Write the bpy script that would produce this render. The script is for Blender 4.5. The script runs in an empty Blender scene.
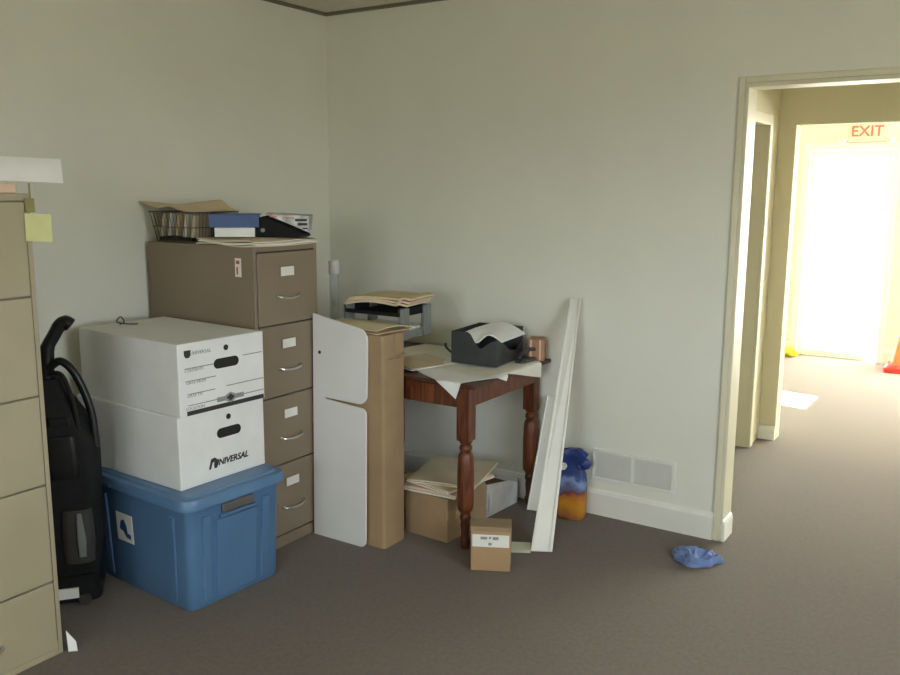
import bpy, bmesh, math, random
from mathutils import Vector, Matrix, noise
random.seed(7)
S = bpy.context.scene
COL = S.collection
PI = math.pi

# ---------------------------------------------------------------- materials
MATS = {}
def mat(name, col, rough=0.6, var=0.06, scale=12.0, bump=0.0, bscale=None, metal=0.0, col2=None, spec=0.5, sheen=0.0, trans=0.0, coords='Object'):
    if name in MATS: return MATS[name]
    m = bpy.data.materials.new(name); m.use_nodes = True
    nt = m.node_tree; N = nt.nodes; L = nt.links
    b = N['Principled BSDF']
    b.inputs['Roughness'].default_value = rough
    b.inputs['Metallic'].default_value = metal
    b.inputs['Specular IOR Level'].default_value = spec
    if sheen: b.inputs['Sheen Weight'].default_value = sheen
    if trans: b.inputs['Transmission Weight'].default_value = trans
    tc = N.new('ShaderNodeTexCoord')
    nz = N.new('ShaderNodeTexNoise'); nz.inputs['Scale'].default_value = scale; nz.inputs['Detail'].default_value = 4
    L.new(tc.outputs[coords], nz.inputs['Vector'])
    rp = N.new('ShaderNodeValToRGB')
    c2 = col2 or tuple(max(0, c*(1-2*var)) for c in col)
    c1 = tuple(min(1, c*(1+var)) for c in col) if not col2 else col
    rp.color_ramp.elements[0].position = .3; rp.color_ramp.elements[1].position = .7
    rp.color_ramp.elements[0].color = (*c2, 1); rp.color_ramp.elements[1].color = (*c1, 1)
    L.new(nz.outputs['Fac'], rp.inputs['Fac']); L.new(rp.outputs['Color'], b.inputs['Base Color'])
    if bump:
        n2 = N.new('ShaderNodeTexNoise'); n2.inputs['Scale'].default_value = bscale or scale*4; n2.inputs['Detail'].default_value = 5
        L.new(tc.outputs[coords], n2.inputs['Vector'])
        bp = N.new('ShaderNodeBump'); bp.inputs['Strength'].default_value = bump; bp.inputs['Distance'].default_value = .01
        L.new(n2.outputs['Fac'], bp.inputs['Height']); L.new(bp.outputs['Normal'], b.inputs['Normal'])
    MATS[name] = m
    return m

def wood(name, a, b_, rough=.35):
    m = bpy.data.materials.new(name); m.use_nodes = True
    nt = m.node_tree; N = nt.nodes; L = nt.links; b = N['Principled BSDF']
    tc = N.new('ShaderNodeTexCoord'); mp = N.new('ShaderNodeMapping'); mp.inputs['Scale'].default_value = (30, 30, 3)
    L.new(tc.outputs['Object'], mp.inputs['Vector'])
    nz = N.new('ShaderNodeTexNoise'); nz.inputs['Scale'].default_value = 1.6; nz.inputs['Detail'].default_value = 6; nz.inputs['Distortion'].default_value = 1.2
    L.new(mp.outputs['Vector'], nz.inputs['Vector'])
    rp = N.new('ShaderNodeValToRGB'); rp.color_ramp.elements[0].position = .35; rp.color_ramp.elements[1].position = .68
    rp.color_ramp.elements[0].color = (*a, 1); rp.color_ramp.elements[1].color = (*b_, 1)
    L.new(nz.outputs['Fac'], rp.inputs['Fac']); L.new(rp.outputs['Color'], b.inputs['Base Color'])
    b.inputs['Roughness'].default_value = rough
    MATS[name] = m
    return m

def stripes_z(name, stops, z0, z1, rough=.5):
    """printed packaging: bands of ink at fixed heights of the object"""
    m = bpy.data.materials.new(name); m.use_nodes = True
    nt = m.node_tree; N = nt.nodes; L = nt.links; b = N['Principled BSDF']
    tc = N.new('ShaderNodeTexCoord'); sp = N.new('ShaderNodeSeparateXYZ'); L.new(tc.outputs['Object'], sp.inputs[0])
    nz = N.new('ShaderNodeTexNoise'); nz.inputs['Scale'].default_value = 14; L.new(tc.outputs['Object'], nz.inputs['Vector'])
    ma = N.new('ShaderNodeMath'); ma.operation = 'MULTIPLY_ADD'; L.new(nz.outputs['Fac'], ma.inputs[0]); ma.inputs[1].default_value = .13; L.new(sp.outputs['Z'], ma.inputs[2])
    mr = N.new('ShaderNodeMapRange'); mr.inputs['From Min'].default_value = z0+.065; mr.inputs['From Max'].default_value = z1+.065
    L.new(ma.outputs[0], mr.inputs['Value'])
    rp = N.new('ShaderNodeValToRGB'); rp.color_ramp.interpolation = 'EASE'
    e = rp.color_ramp.elements
    while len(e) < len(stops): e.new(.5)
    for i, (p, c) in enumerate(stops): e[i].position = p; e[i].color = (*c, 1)
    L.new(mr.outputs[0], rp.inputs['Fac']); L.new(rp.outputs['Color'], b.inputs['Base Color'])
    b.inputs['Roughness'].default_value = rough
    return m

M_wall = mat('wall_paint', (.765, .765, .675), .75, .015, 2.5, .04, 90)
M_hall = mat('hall_bounce_tint', (.62, .575, .40), .7, .015, 2.5, .04, 90)  # yellow of the warm bounced light is put into this wall colour
M_trim = mat('trim_paint', (.80, .79, .72), .45, .02, 5)
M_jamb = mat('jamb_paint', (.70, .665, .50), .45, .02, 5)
M_ceil = mat('ceiling_tile', (.68, .68, .58), .9, .06, 40, .25, 160)
M_grid = mat('ceiling_edge_angle', (.16, .15, .11), .6, .05, 10)
M_carp = mat('carpet', (.122, .089, .062), 1.0, .10, 60, .35, 420, spec=.1, sheen=.25)
M_brown = mat('brown_enamel', (.245, .190, .130), .42, .03, 3, .02, 200)
M_gap = mat('drawer_gap', (.07, .055, .04), .8, .05, 10)
M_beige = mat('beige_enamel', (.38, .33, .22), .45, .03, 3, .02, 200)
M_bgap = mat('beige_gap', (.22, .19, .13), .8, .05, 10)
M_chrome = mat('brushed_chrome', (.66, .65, .62), .28, .04, 30, metal=1.0)
M_label = mat('label_card', (.82, .80, .74), .7, .03, 20)
M_white = mat('white_carton', (.80, .80, .775), .65, .025, 9, .03, 60)
M_ink = mat('black_ink', (.035, .033, .03), .7, .1, 40)
M_grey_ink = mat('grey_ink', (.30, .30, .30), .7, .1, 40)
M_red_ink = mat('red_ink', (.55, .08, .05), .7, .1, 40)
M_hole = mat('hand_hole_dark', (.02, .018, .015), .9, .1, 20)
M_blue = mat('blue_plastic', (.090, .185, .335), .38, .04, 6, .03, 90)
M_bluelid = mat('blue_lid_plastic', (.105, .21, .37), .36, .04, 6, .03, 90)
M_latch = mat('brown_grey_latch', (.12, .11, .105), .5, .05, 20)
M_card = mat('corrugated_cardboard', (.36, .245, .135), .8, .06, 7, .06, 120)
M_card2 = mat('bright_cardboard', (.43, .275, .145), .8, .05, 7, .06, 120)
M_cardin = mat('cardboard_inside', (.24, .165, .095), .85, .06, 8)
M_tape = mat('packing_tape', (.34, .25, .15), .25, .04, 10)
M_board = mat('white_board', (.80, .795, .775), .4, .015, 5)
M_manila = mat('manila_card', (.66, .535, .335), .75, .05, 8, .04, 80)
M_manila2 = mat('buff_card', (.70, .60, .42), .75, .05, 8, .04, 80)
M_pink = mat('pinkish_card', (.72, .53, .40), .75, .04, 8)
M_paper = mat('white_paper', (.86, .86, .85), .7, .02, 12)
M_cream = mat('cream_paper', (.80, .77, .66), .7, .04, 6)
M_note = mat('yellow_note', (.62, .64, .30), .7, .03, 15)
M_olive = mat('olive_tag', (.30, .27, .10), .6, .06, 15)
M_black = mat('black_plastic', (.012, .012, .012), .35, .1, 20, spec=.35)
M_blackm = mat('black_matte', (.013, .013, .013), .75, .1, 30, .1, 200, spec=.2)
M_smoke = mat('charcoal_plastic', (.045, .05, .05), .4, .08, 20)
M_gp = mat('grey_plastic', (.20, .21, .20), .35, .06, 20)
M_dgrey = mat('dark_grey_plastic', (.05, .047, .043), .4, .08, 20)
M_navy = mat('navy_vinyl', (.028, .075, .225), .4, .05, 20, .05, 200)
M_wire = mat('wire', (.16, .14, .11), .4, .05, 20, metal=.7)
M_wood = wood('red_brown_wood', (.075, .020, .008), (.21, .062, .022))
M_woodd = wood('dark_red_wood', (.045, .014, .007), (.10, .030, .013))
M_tan = mat('tan_card', (.40, .225, .13), .75, .08, 12)
M_strip = mat('white_vinyl', (.82, .81, .75), .4, .02, 6)
M_cloth = mat('blue_cloth', (.17, .25, .50), .8, .12, 20, .2, 160)
M_bluebag = mat('blue_bag_top', (.018, .042, .20), .4, .2, 18)
M_clear = mat('clear_plastic', (.86, .88, .88), .12, .01, 5, trans=.85)
M_haze = mat('hazy_plastic_film', (.74, .74, .74), .35, .10, 9, .4, 30)
M_vent = mat('vent_enamel', (.76, .76, .70), .5, .02, 10)
M_ventd = mat('vent_dark', (.30, .31, .30), .8, .05, 10)
M_exit = mat('exit_case', (.80, .62, .52), .5, .04, 10)
M_exitred = mat('exit_red', (.75, .10, .05), .5, .04, 10)
M_orange = mat('cone_orange', (.80, .20, .05), .5, .05, 12)
M_red = mat('cone_red', (.70, .035, .02), .5, .05, 12)
M_yellow = mat('yellow_plastic', (.80, .68, .04), .5, .08, 20)
M_doorw = mat('white_door_paint', (.86, .86, .83), .4, .02, 6)
M_green = mat('pale_green_card', (.60, .62, .47), .75, .05, 12)
def thin_clear(name, tint, gloss, rough):
    m = bpy.data.materials.new(name); m.use_nodes = True
    nt = m.node_tree; N = nt.nodes; L = nt.links; N.remove(N['Principled BSDF'])
    tr = N.new('ShaderNodeBsdfTransparent'); tr.inputs['Color'].default_value = (*tint, 1)
    gl = N.new('ShaderNodeBsdfPrincipled'); gl.inputs['Roughness'].default_value = rough; gl.inputs['Base Color'].default_value = (.8, .82, .82, 1)
    mx = N.new('ShaderNodeMixShader'); mx.inputs[0].default_value = gloss
    L.new(tr.outputs[0], mx.inputs[1]); L.new(gl.outputs[0], mx.inputs[2]); L.new(mx.outputs[0], N['Material Output'].inputs['Surface'])
    return m
M_glass = thin_clear('door_glass', (.97, .98, .97), .05, .02)
M_clear = thin_clear('clear_plastic_sheet', (.92, .94, .94), .30, .15)
M_ground = mat('outdoor_concrete', (.70, .69, .65), .9, .08, 3)
M_mag = mat('magazine_grey', (.52, .53, .54), .35, .35, 22)
M_bag = stripes_z('printed_bag', [(0, (.16, .045, .02)), (.10, (.42, .17, .05)), (.28, (.62, .27, .02)), (.45, (.50, .17, .025)), (.58, (.20, .05, .06)), (.66, (.12, .14, .28)), (.80, (.22, .32, .58)), (.90, (.03, .07, .25)), (1, (.015, .04, .18))], 0, .235)

# ---------------------------------------------------------------- mesh helpers
def B(): return bmesh.new()
def bx(bm, a, b, M=None):
    (x0, y0, z0), (x1, y1, z1) = a, b
    P = [(x0,y0,z0),(x1,y0,z0),(x1,y1,z0),(x0,y1,z0),(x0,y0,z1),(x1,y0,z1),(x1,y1,z1),(x0,y1,z1)]
    v = [bm.verts.new(M @ Vector(p) if M else p) for p in P]
    for f in ((0,3,2,1),(4,5,6,7),(0,1,5,4),(1,2,6,5),(2,3,7,6),(3,0,4,7)): bm.faces.new([v[i] for i in f])
    return v
def loft(bm, rings, cap0=True, cap1=True):
    R = [[bm.verts.new(p) for p in r] for r in rings]
    n = len(R[0])
    for a, b in zip(R, R[1:]):
        for i in range(n):
            bm.faces.new((a[i], a[(i+1)%n], b[(i+1)%n], b[i]))
    if cap0: bm.faces.new(list(reversed(R[0])))
    if cap1: bm.faces.new(R[-1])
def rrect(cx, cy, hx, hy, r, z, k=4):
    out = []
    for sx, sy, a0 in ((1,1,0),(-1,1,90),(-1,-1,180),(1,-1,270)):
        for i in range(k+1):
            a = math.radians(a0 + 90*i/k)
            out.append((cx+sx*(hx-r)+r*math.cos(a), cy+sy*(hy-r)+r*math.sin(a), z))
    return out
def circ(cx, cy, r, z, n=20):
    return [(cx+r*math.cos(2*PI*i/n), cy+r*math.sin(2*PI*i/n), z) for i in range(n)]
def lathe(bm, prof, cx=0, cy=0, n=20):
    loft(bm, [circ(cx, cy, r, z, n) for r, z in prof])
def tube(bm, pts, r, n=8, flat=1.0):
    pts = [Vector(p) for p in pts]; rings = []
    rs = r if isinstance(r, (list, tuple)) else [r]*len(pts)
    up = None
    for i, p in enumerate(pts):
        t = (pts[min(i+1, len(pts)-1)] - pts[max(i-1, 0)]).normalized()
        if up is None: up = t.orthogonal().normalized()
        up = (up - t*up.dot(t)).normalized(); s = t.cross(up)
        rings.append([p + up*rs[i]*math.cos(2*PI*k/n) + s*rs[i]*flat*math.sin(2*PI*k/n) for k in range(n)])
    loft(bm, rings)
def spline(pts, k=6):
    pts = [Vector(p) for p in pts]; out = []
    for i in range(len(pts)-1):
        p0, p1, p2, p3 = pts[max(i-1,0)], pts[i], pts[i+1], pts[min(i+2,len(pts)-1)]
        for j in range(k):
            t = j/k
            out.append(.5*((2*p1)+(p2-p0)*t+(2*p0-5*p1+4*p2-p3)*t*t+(3*p1-p0-3*p2+p3)*t**3))
    out.append(pts[-1]); return out
def sheet(bm, nx, ny, fn, th=.0012):
    """a thick sheet: fn(u,v) gives points on its upper face"""
    top = [[Vector(fn(i/nx, j/ny)) for j in range(ny+1)] for i in range(nx+1)]
    def nrm(i, j):
        du = top[min(i+1,nx)][j]-top[max(i-1,0)][j]; dv = top[i][min(j+1,ny)]-top[i][max(j-1,0)]
        n = du.cross(dv); return n.normalized() if n.length > 1e-9 else Vector((0,0,1))
    T = [[bm.verts.new(top[i][j]) for j in range(ny+1)] for i in range(nx+1)]
    U = [[bm.verts.new(top[i][j]-nrm(i,j)*th) for j in range(ny+1)] for i in range(nx+1)]
    for i in range(nx):
        for j in range(ny):
            bm.faces.new((T[i][j],T[i+1][j],T[i+1][j+1],T[i][j+1]))
            bm.faces.new((U[i][j],U[i][j+1],U[i+1][j+1],U[i+1][j]))
    for i in range(nx):
        bm.faces.new((T[i][0],U[i][0],U[i+1][0],T[i+1][0])); bm.faces.new((T[i][ny],T[i+1][ny],U[i+1][ny],U[i][ny]))
    for j in range(ny):
        bm.faces.new((T[0][j],T[0][j+1],U[0][j+1],U[0][j])); bm.faces.new((T[nx][j],U[nx][j],U[nx][j+1],T[nx][j+1]))
def prism(bm, poly, fn, th):
    """poly: 2D outline, fn(u,v,w) to 3D; extruded from w=0 to w=th"""
    a = [bm.verts.new(fn(u, v, 0)) for u, v in poly]; b = [bm.verts.new(fn(u, v, th)) for u, v in poly]
    n = len(poly)
    bm.faces.new(list(reversed(a))); bm.faces.new(b)
    for i in range(n): bm.faces.new((a[i], a[(i+1)%n], b[(i+1)%n], b[i]))
def obj(name, bm, m, parent=None, bevel=0, smooth=False, label=None, seg=2, sub=0):
    bmesh.ops.recalc_face_normals(bm, faces=bm.faces)
    me = bpy.data.meshes.new(name); bm.to_mesh(me); bm.free()
    me.materials.append(m)
    if smooth:
        for p in me.polygons: p.use_smooth = True
    o = bpy.data.objects.new(name, me); COL.objects.link(o)
    if parent: o.parent = parent
    if bevel:
        md = o.modifiers.new('bevel', 'BEVEL'); md.width = bevel; md.segments = seg; md.limit_method = 'ANGLE'; md.angle_limit = math.radians(40)
    if sub:
        md = o.modifiers.new('sub', 'SUBSURF'); md.levels = sub; md.render_levels = sub
    if smooth and not sub:
        for e in me.edges: pass
        try: me.set_sharp_from_angle(angle=math.radians(40))
        except Exception: pass
    if label: o['label'] = label
    return o
def tag(o, label, cat, group=None):
    o['label'] = label; o['category'] = cat
    if group: o['group'] = group
    return o
def thing(name, label, cat, loc=(0,0,0), rz=0, group=None):
    o = bpy.data.objects.new(name, None); COL.objects.link(o)
    o.location = loc; o.rotation_euler = (0, 0, math.radians(rz)); o.empty_display_size = .1
    return tag(o, label, cat, group)
def struct(name, bm, m, parent=None, bevel=0):
    o = obj(name, bm, m, parent, bevel)
    if not parent: o['kind'] = 'structure'
    return o
def box1(name, a, b, m, parent=None, bevel=0, label=None):
    bm = B(); bx(bm, a, b); return obj(name, bm, m, parent, bevel, label=label)
def text(name, body, size, m, parent, Mx, shear=0, ext=.0006, bold=0):
    cu = bpy.data.curves.new(name, 'FONT'); cu.body = body; cu.size = size; cu.extrude = ext; cu.shear = shear
    cu.align_x = 'CENTER'; cu.align_y = 'CENTER'; cu.offset = bold; cu.resolution_u = 3
    t = bpy.data.objects.new(name+'_curve', cu); COL.objects.link(t)
    dg = bpy.context.evaluated_depsgraph_get()
    me = bpy.data.meshes.new_from_object(t.evaluated_get(dg)); me.name = name
    bpy.data.objects.remove(t); bpy.data.curves.remove(cu)
    me.transform(Mx); me.materials.clear(); me.materials.append(m)
    o = bpy.data.objects.new(name, me); COL.objects.link(o); o.parent = parent
    return o
# frame of a +X face: text x axis -> +Y, text y axis -> +Z
def face_px(x, y, z):
    return Matrix.Translation((x, y, z)) @ Matrix(((0,0,1,0),(1,0,0,0),(0,1,0,0),(0,0,0,1)))
# frame of a -Y face: text x axis -> +X, y axis -> +Z
def face_my(x, y, z):
    return Matrix.Translation((x, y, z)) @ Matrix(((1,0,0,0),(0,0,-1,0),(0,1,0,0),(0,0,0,1)))

# ================================================================ SETTING
HC = 2.493          # ceiling
XD, XD2, ZD = 2.264, 3.50, 1.992
XR, YB = 4.75, -5.6
FY = 4.95           # far wall of the entrance room
FX0, FX1 = .55, 5.0
bm = B(); bx(bm, (-.1, YB-.1, -.1), (XR+.3, FY+.1, 0)); struct('floor', bm, M_carp)
# ceiling with a lay-in grid
bm = B(); bx(bm, (-.1, YB-.1, HC), (XR+.3, FY+.1, HC+.1)); cl = struct('ceiling', bm, M_ceil)
bm = B(); bx(bm, (-.12, YB-.1, 0), (0, .12, HC)); struct('wall_left', bm, M_wall)
bm = B()
bx(bm, (0, 0, 0), (XD, .12, HC)); bx(bm, (XD, 0, ZD), (XD2, .12, HC)); bx(bm, (XD2, 0, 0), (XR, .12, HC))
struct('wall_back', bm, M_wall)
# right wall with a window, rear wall with a window
def wall_with_hole(name, axis, p0, p1, lo, hi, h0, h1, z0, z1, m):
    bm = B()
    def q(a, za, b, zb):
        if axis == 'x': bx(bm, (p0, a, za), (p1, b, zb))
        else: bx(bm, (a, p0, za), (b, p1, zb))
    q(lo, 0, h0, HC); q(h1, 0, hi, HC); q(h0, 0, h1, z0); q(h0, z1, h1, HC)
    return struct(name, bm, m)
RW = (-3.3, -1.5, .95, 2.1)
wall_with_hole('wall_right', 'x', XR, XR+.14, YB, .12, RW[0], RW[1], RW[2], RW[3], M_wall)
BW = (1.8, 3.4, 1.0, 2.05)
wall_with_hole('wall_rear', 'y', YB-.14, YB, 0, XR, BW[0], BW[1], BW[2], BW[3], M_wall)
def window_unit(name, axis, p, a0, a1, z0, z1):
    bm = B(); f = .045
    def q(a, za, b, zb, d0=-.02, d1=.05):
        if axis == 'x': bx(bm, (p+d0, a, za), (p+d1, b, zb))
        else: bx(bm, (a, p+d0, za), (b, p+d1, zb))
    q(a0, z0, a0+f, z1); q(a1-f, z0, a1, z1); q(a0+f, z0, a1-f, z0+f); q(a0+f, z1-f, a1-f, z1)
    mid = (z0+z1)/2; q(a0+f, mid-.02, a1-f, mid+.02)
    return struct(name, bm, M_trim)
window_unit('window_1', 'x', XR+.06, *RW)
window_unit('window_2', 'y', YB-.08, *BW)
# hall beyond the doorway
HX = 2.0
bm = B()                       # hall left wall, with a side opening
bx(bm, (HX-.12, .12, 0), (HX, .28, HC)); bx(bm, (HX-.12, .28, 1.93), (HX, 1.54, HC)); bx(bm, (HX-.12, 1.54, 0), (HX, 1.8, HC))
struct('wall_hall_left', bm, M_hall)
bm = B(); bx(bm, (.3, 1.56, 0), (HX-.12, 1.66, HC)); bx(bm, (.2, .12, 0), (.3, 1.66, HC)); struct('wall_alcove', bm, M_wall)
Y2, X2, Z2, T2 = 1.8, 2.10, 1.945, .12
bm = B()
bx(bm, (FX0-.1, Y2, 0), (X2, Y2+T2, HC)); bx(bm, (X2, Y2, Z2), (4.1, Y2+T2, HC)); bx(bm, (4.1, Y2, 0), (XR+.3, Y2+T2, HC))
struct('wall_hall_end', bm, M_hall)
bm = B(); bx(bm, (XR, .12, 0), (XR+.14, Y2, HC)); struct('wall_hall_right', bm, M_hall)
# side-opening casing (far side and head)
bm = B(); bx(bm, (HX, 1.54, 0), (HX+.014, 1.60, 1.99)); bx(bm, (HX, .22, 1.93), (HX+.014, 1.54, 1.99)); bx(bm, (HX, .22, 0), (HX+.014, .28, 1.93))
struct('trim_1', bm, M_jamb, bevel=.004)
# main doorway casing: narrow bead round the opening, jamb lining
bm = B()
bx(bm, (XD-.026, -.012, 0), (XD+.0, 0, ZD+.026)); bx(bm, (XD, -.012, ZD), (XD2, 0, ZD+.026)); bx(bm, (XD2, -.012, 0), (XD2+.026, 0, ZD+.026))
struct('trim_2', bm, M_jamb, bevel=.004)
bm = B()
bx(bm, (XD, -.008, 0), (XD+.016, .128, ZD-.016)); bx(bm, (XD, -.008, ZD-.016), (XD2, .128, ZD)); bx(bm, (XD2-.016, -.008, 0), (XD2, .128, ZD-.016))
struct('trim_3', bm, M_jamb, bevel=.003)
# baseboards
def bbprof(bm, axis, p, a, b, h=.128, t=.014, sgn=-1):
    prof = [(0,0),(t,0),(t,h-.022),(t*.55,h-.006),(0,h)]
    if axis == 'y': rings = [[(x, p+sgn*d, z) for d, z in prof] for x in (a, b)]
    else: rings = [[(p+sgn*d, y, z) for d, z in prof] for y in (a, b)]
    loft(bm, rings)
bm = B(); bbprof(bm, 'y', 0, 0, XD-.026); bbprof(bm, 'x', XD+.016, -.006, .126, .10, .010, 1); struct('baseboard_back', bm, M_trim)
bm = B(); bbprof(bm, 'x', 0, YB, 0, sgn=1); struct('baseboard_left', bm, M_trim)
bm = B(); bbprof(bm, 'y', Y2, HX, X2, .09); struct('baseboard_hall', bm, M_trim)
# dark edge angle under the ceiling
bm = B(); bx(bm, (0, YB, HC-.016), (.016, 0, HC)); struct('trim_4', bm, M_grid)
bm = B(); bx(bm, (.016, -.016, HC-.016), (XR, 0, HC)); struct('trim_5', bm, M_grid)
# entrance room
bm = B()
DX0, DX1, DZ = 1.59, 2.285, 1.93
bx(bm, (FX0-.1, FY, 0), (DX0, FY+.12, HC)); bx(bm, (DX0, FY, DZ), (DX1, FY+.12, HC)); bx(bm, (DX1, FY, 0), (2.62, FY+.12, HC))
bx(bm, (2.62, FY, 0), (4.8, FY+.12, .2)); bx(bm, (2.62, FY, 2.3), (4.8, FY+.12, HC)); bx(bm, (4.8, FY, 0), (FX1+.15, FY+.12, HC))
struct('wall_front', bm, M_wall)
SW = (3.05, 3.52, .76, 1.13)      # unseen low opening, added and sized to throw the sun patch
wall_with_hole('wall_front_left', 'x', FX0-.1, FX0, Y2+T2, FY, SW[0], SW[1], SW[2], SW[3], M_wall)
EW = (3.4, 4.1, 1.1, 1.9)
wall_with_hole('wall_front_right', 'x', FX1, FX1+.14, Y2+T2, FY, EW[0], EW[1], EW[2], EW[3], M_wall)
window_unit('added_window_3', 'x', FX1+.06, *EW)  # unseen side window, added to brighten the entrance room
window_unit('added_window_4', 'y', FY+.03, 2.62, 4.8, .2, 2.3)  # unseen front glazing, added and enlarged to let more light in
# glazed entrance door and its casing
bm = B()
bx(bm, (DX0-.06, FY-.014, 0), (DX0, FY, DZ+.06)); bx(bm, (DX1, FY-.014, 0), (DX1+.06, FY, DZ+.06)); bx(bm, (DX0, FY-.014, DZ), (DX1, FY, DZ+.06))
struct('trim_6', bm, M_doorw, bevel=.004)
bm = B(); s = .045
bx(bm, (DX0+.003, FY+.03, .0), (DX0+s, FY+.07, DZ-.003)); bx(bm, (DX1-s, FY+.03, 0), (DX1-.003, FY+.07, DZ-.003))
bx(bm, (DX0+s, FY+.03, DZ-.06), (DX1-s, FY+.07, DZ-.003)); bx(bm, (DX0+s, FY+.03, .0), (DX1-s, FY+.07, .06))
d1 = struct('door_1', bm, M_doorw, bevel=.004)
bm = B(); bx(bm, (DX0+s, FY+.046, .06), (DX1-s, FY+.052, DZ-.06)); obj('glass_pane', bm, M_glass, d1)
bm = B(); tube(bm, [(DX1-.06, FY+.03, 1.0), (DX1-.06, FY-.02, 1.0), (DX1-.15, FY-.02, 1.0)], .011); obj('door_handle', bm, M_chrome, d1, smooth=True)
bm = B(); bbprof(bm, 'y', FY, FX0, DX0-.06); bbprof(bm, 'y', FY, DX1+.06, FX1); struct('baseboard_front', bm, M_trim)
# sunlit paving outside
bm = B(); bx(bm, (-9, FY+.16, -.25), (14, 22, -.06)); g = struct('ground', bm, M_ground)

# return-air grille low on the back wall
t = thing('wall_vent', 'white metal air grille low on the wall left of the doorway', 'vent', (1.85, 0, .252))
bm = B(); w, h = .205, .078
bx(bm, (-w, -.008, -h), (w, 0, -h+.017)); bx(bm, (-w, -.008, h-.017), (w, 0, h)); bx(bm, (-w, -.008, -h+.017), (-w+.018, 0, h-.017)); bx(bm, (w-.018, -.008, -h+.017), (w, 0, h-.017))
bx(bm, (-.01, -.008, -h+.017), (.01, 0, h-.017)); obj('frame', bm, M_vent, t, .002)
bm = B(); bx(bm, (-w+.018, -.0015, -h+.017), (w-.018, 0, h-.017)); obj('backing', bm, M_ventd, t)
for x0, x1 in ((-w+.018, -.01), (.01, w-.018)):
    bm = B()
    k = 34
    for i in range(k):
        x = x0+(x1-x0)*(i+.5)/k
        bx(bm, (x-.0019, -.0065, -h+.017), (x+.0019, -.0015, h-.017))
    obj('louver_panel', bm, M_vent, t)

# ================================================================ FILING CABINETS
def cabinet(name, label, loc, W, D, H, zs, body_m, gap_m, n_lab=True):
    """local: front at x=0 facing +x, y from -W to 0, z up"""
    t = thing(name, label, 'filing cabinet', loc)
    bm = B(); bx(bm, (-D, -W, 0), (-.012, 0, H)); obj('body', bm, body_m, t, .003)
    bm = B()
    bx(bm, (-.012, -W, 0), (0, -W+.016, H)); bx(bm, (-.012, -.016, 0), (0, 0, H)); bx(bm, (-.012, -W+.016, H-.022), (0, -.016, H)); bx(bm, (-.012, -W+.016, 0), (0, -.016, .05))
    obj('face_frame', bm, body_m, t, .0015)
    bm = B(); bx(bm, (-.0119, -W+.016, .05), (-.010, -.016, H-.022)); obj('drawer_recess', bm, gap_m, t)
    for i in range(len(zs)-1):
        zt, zb = zs[i]-.003, zs[i+1]+.003
        bm = B(); bx(bm, (-.010, -W+.019, zb), (.004, -.019, zt)); d = obj('drawer', bm, body_m, t, .003)
        yc = -W/2; zc = (zt+zb)/2; hz = (zt-zb)
        # pressed card holder
        bm = B(); z0 = zt-.27*hz
        bx(bm, (.004, yc-.046, z0-.024), (.007, yc+.046, z0-.019)); bx(bm, (.004, yc-.046, z0+.019), (.007, yc+.046, z0+.024))
        bx(bm, (.004, yc-.046, z0-.019), (.007, yc-.040, z0+.019)); bx(bm, (.004, yc+.040, z0-.019), (.007, yc+.046, z0+.019))
        obj('label_holder', bm, body_m, d, .001)
        if n_lab:
            bm = B(); bx(bm, (.004, yc-.040, z0-.019), (.0052, yc+.040, z0+.019)); obj('index_card', bm, M_label, d)
        # arched pull
        bm = B(); zh = zt-.62*hz
        tube(bm, spline([(.003, yc-.066, zh+.005), (.020, yc-.05, zh-.002), (.027, yc, zh-.006), (.020, yc+.05, zh-.002), (.003, yc+.066, zh+.005)], 5), .0052, 8)
        obj('handle', bm, M_chrome, d, smooth=True)
    return t
bc = cabinet('filing_cabinet', 'brown four-drawer filing cabinet against the wall behind the white file boxes', (.682, -.878, 0), .38, .652, 1.32,
        [1.295, .987, .678, .375, .055], M_brown, M_gap)
bm = B(); bx(bm, (-.105, -.3815, 1.195), (-.070, -.380, 1.272)); st = obj('sticker', bm, M_label, bc, label='small white and red sticker')
bm = B(); bx(bm, (-.098, -.3822, 1.248), (-.078, -.3815, 1.262)); bx(bm, (-.096, -.3822, 1.205), (-.088, -.3822+.0007, 1.236)); obj('sticker_print', bm, M_red_ink, st)
be = cabinet('tall_filing_cabinet', 'tall beige filing cabinet cut off by the left edge of the photo', (.682, -2.193, 0), .54, .655, 1.535,
        [1.512, 1.215, .895, .598, .262, .02], M_beige, M_bgap)

# large sheets lying tilted on the beige cabinet
bm = B()
def fn(u, v):
    # v climbs away from the front, u runs to the corner that overhangs the far side
    p = Vector((.70, -2.085, 1.568)) + Vector((-.235, -.40, .016))*(1-u) + Vector((-.058, .034, .076))*v
    return (p.x, p.y, p.z+.006*math.sin(PI*v))
sheet(bm, 10, 8, fn, .004)
tag(obj('paper_sheets', bm, M_paper, smooth=True), 'white paper sheets lying tilted over the edge of the tall beige cabinet', 'paper')
bm = B(); bx(bm, (.36, -2.60, 1.535), (.672, -2.225, 1.566))
tag(obj('flat_box', bm, M_pink, bevel=.004), 'flat tan box under the white sheets on the beige cabinet', 'box')
# sticky note hanging off the far front edge
t = thing('sticky_note', 'pale yellow sticky note on the edge of the tall beige cabinet', 'note', (.688, -2.178, 1.432))
bm = B()
sheet(bm, 6, 6, lambda u, v: (.004+.012*u*u, -.040+.080*u, -.043+.086*v-.006*u), .003); obj('note_sheet', bm, M_note, t, label='pale yellow-green sheet')
bm = B(); bx(bm, (-.004, -.032, .045), (.002, -.002, .088)); bx(bm, (-.003, -.018, .088), (.001, -.012, .135)); obj('tag', bm, M_olive, t, .002, label='olive tab above the sheet')

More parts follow.
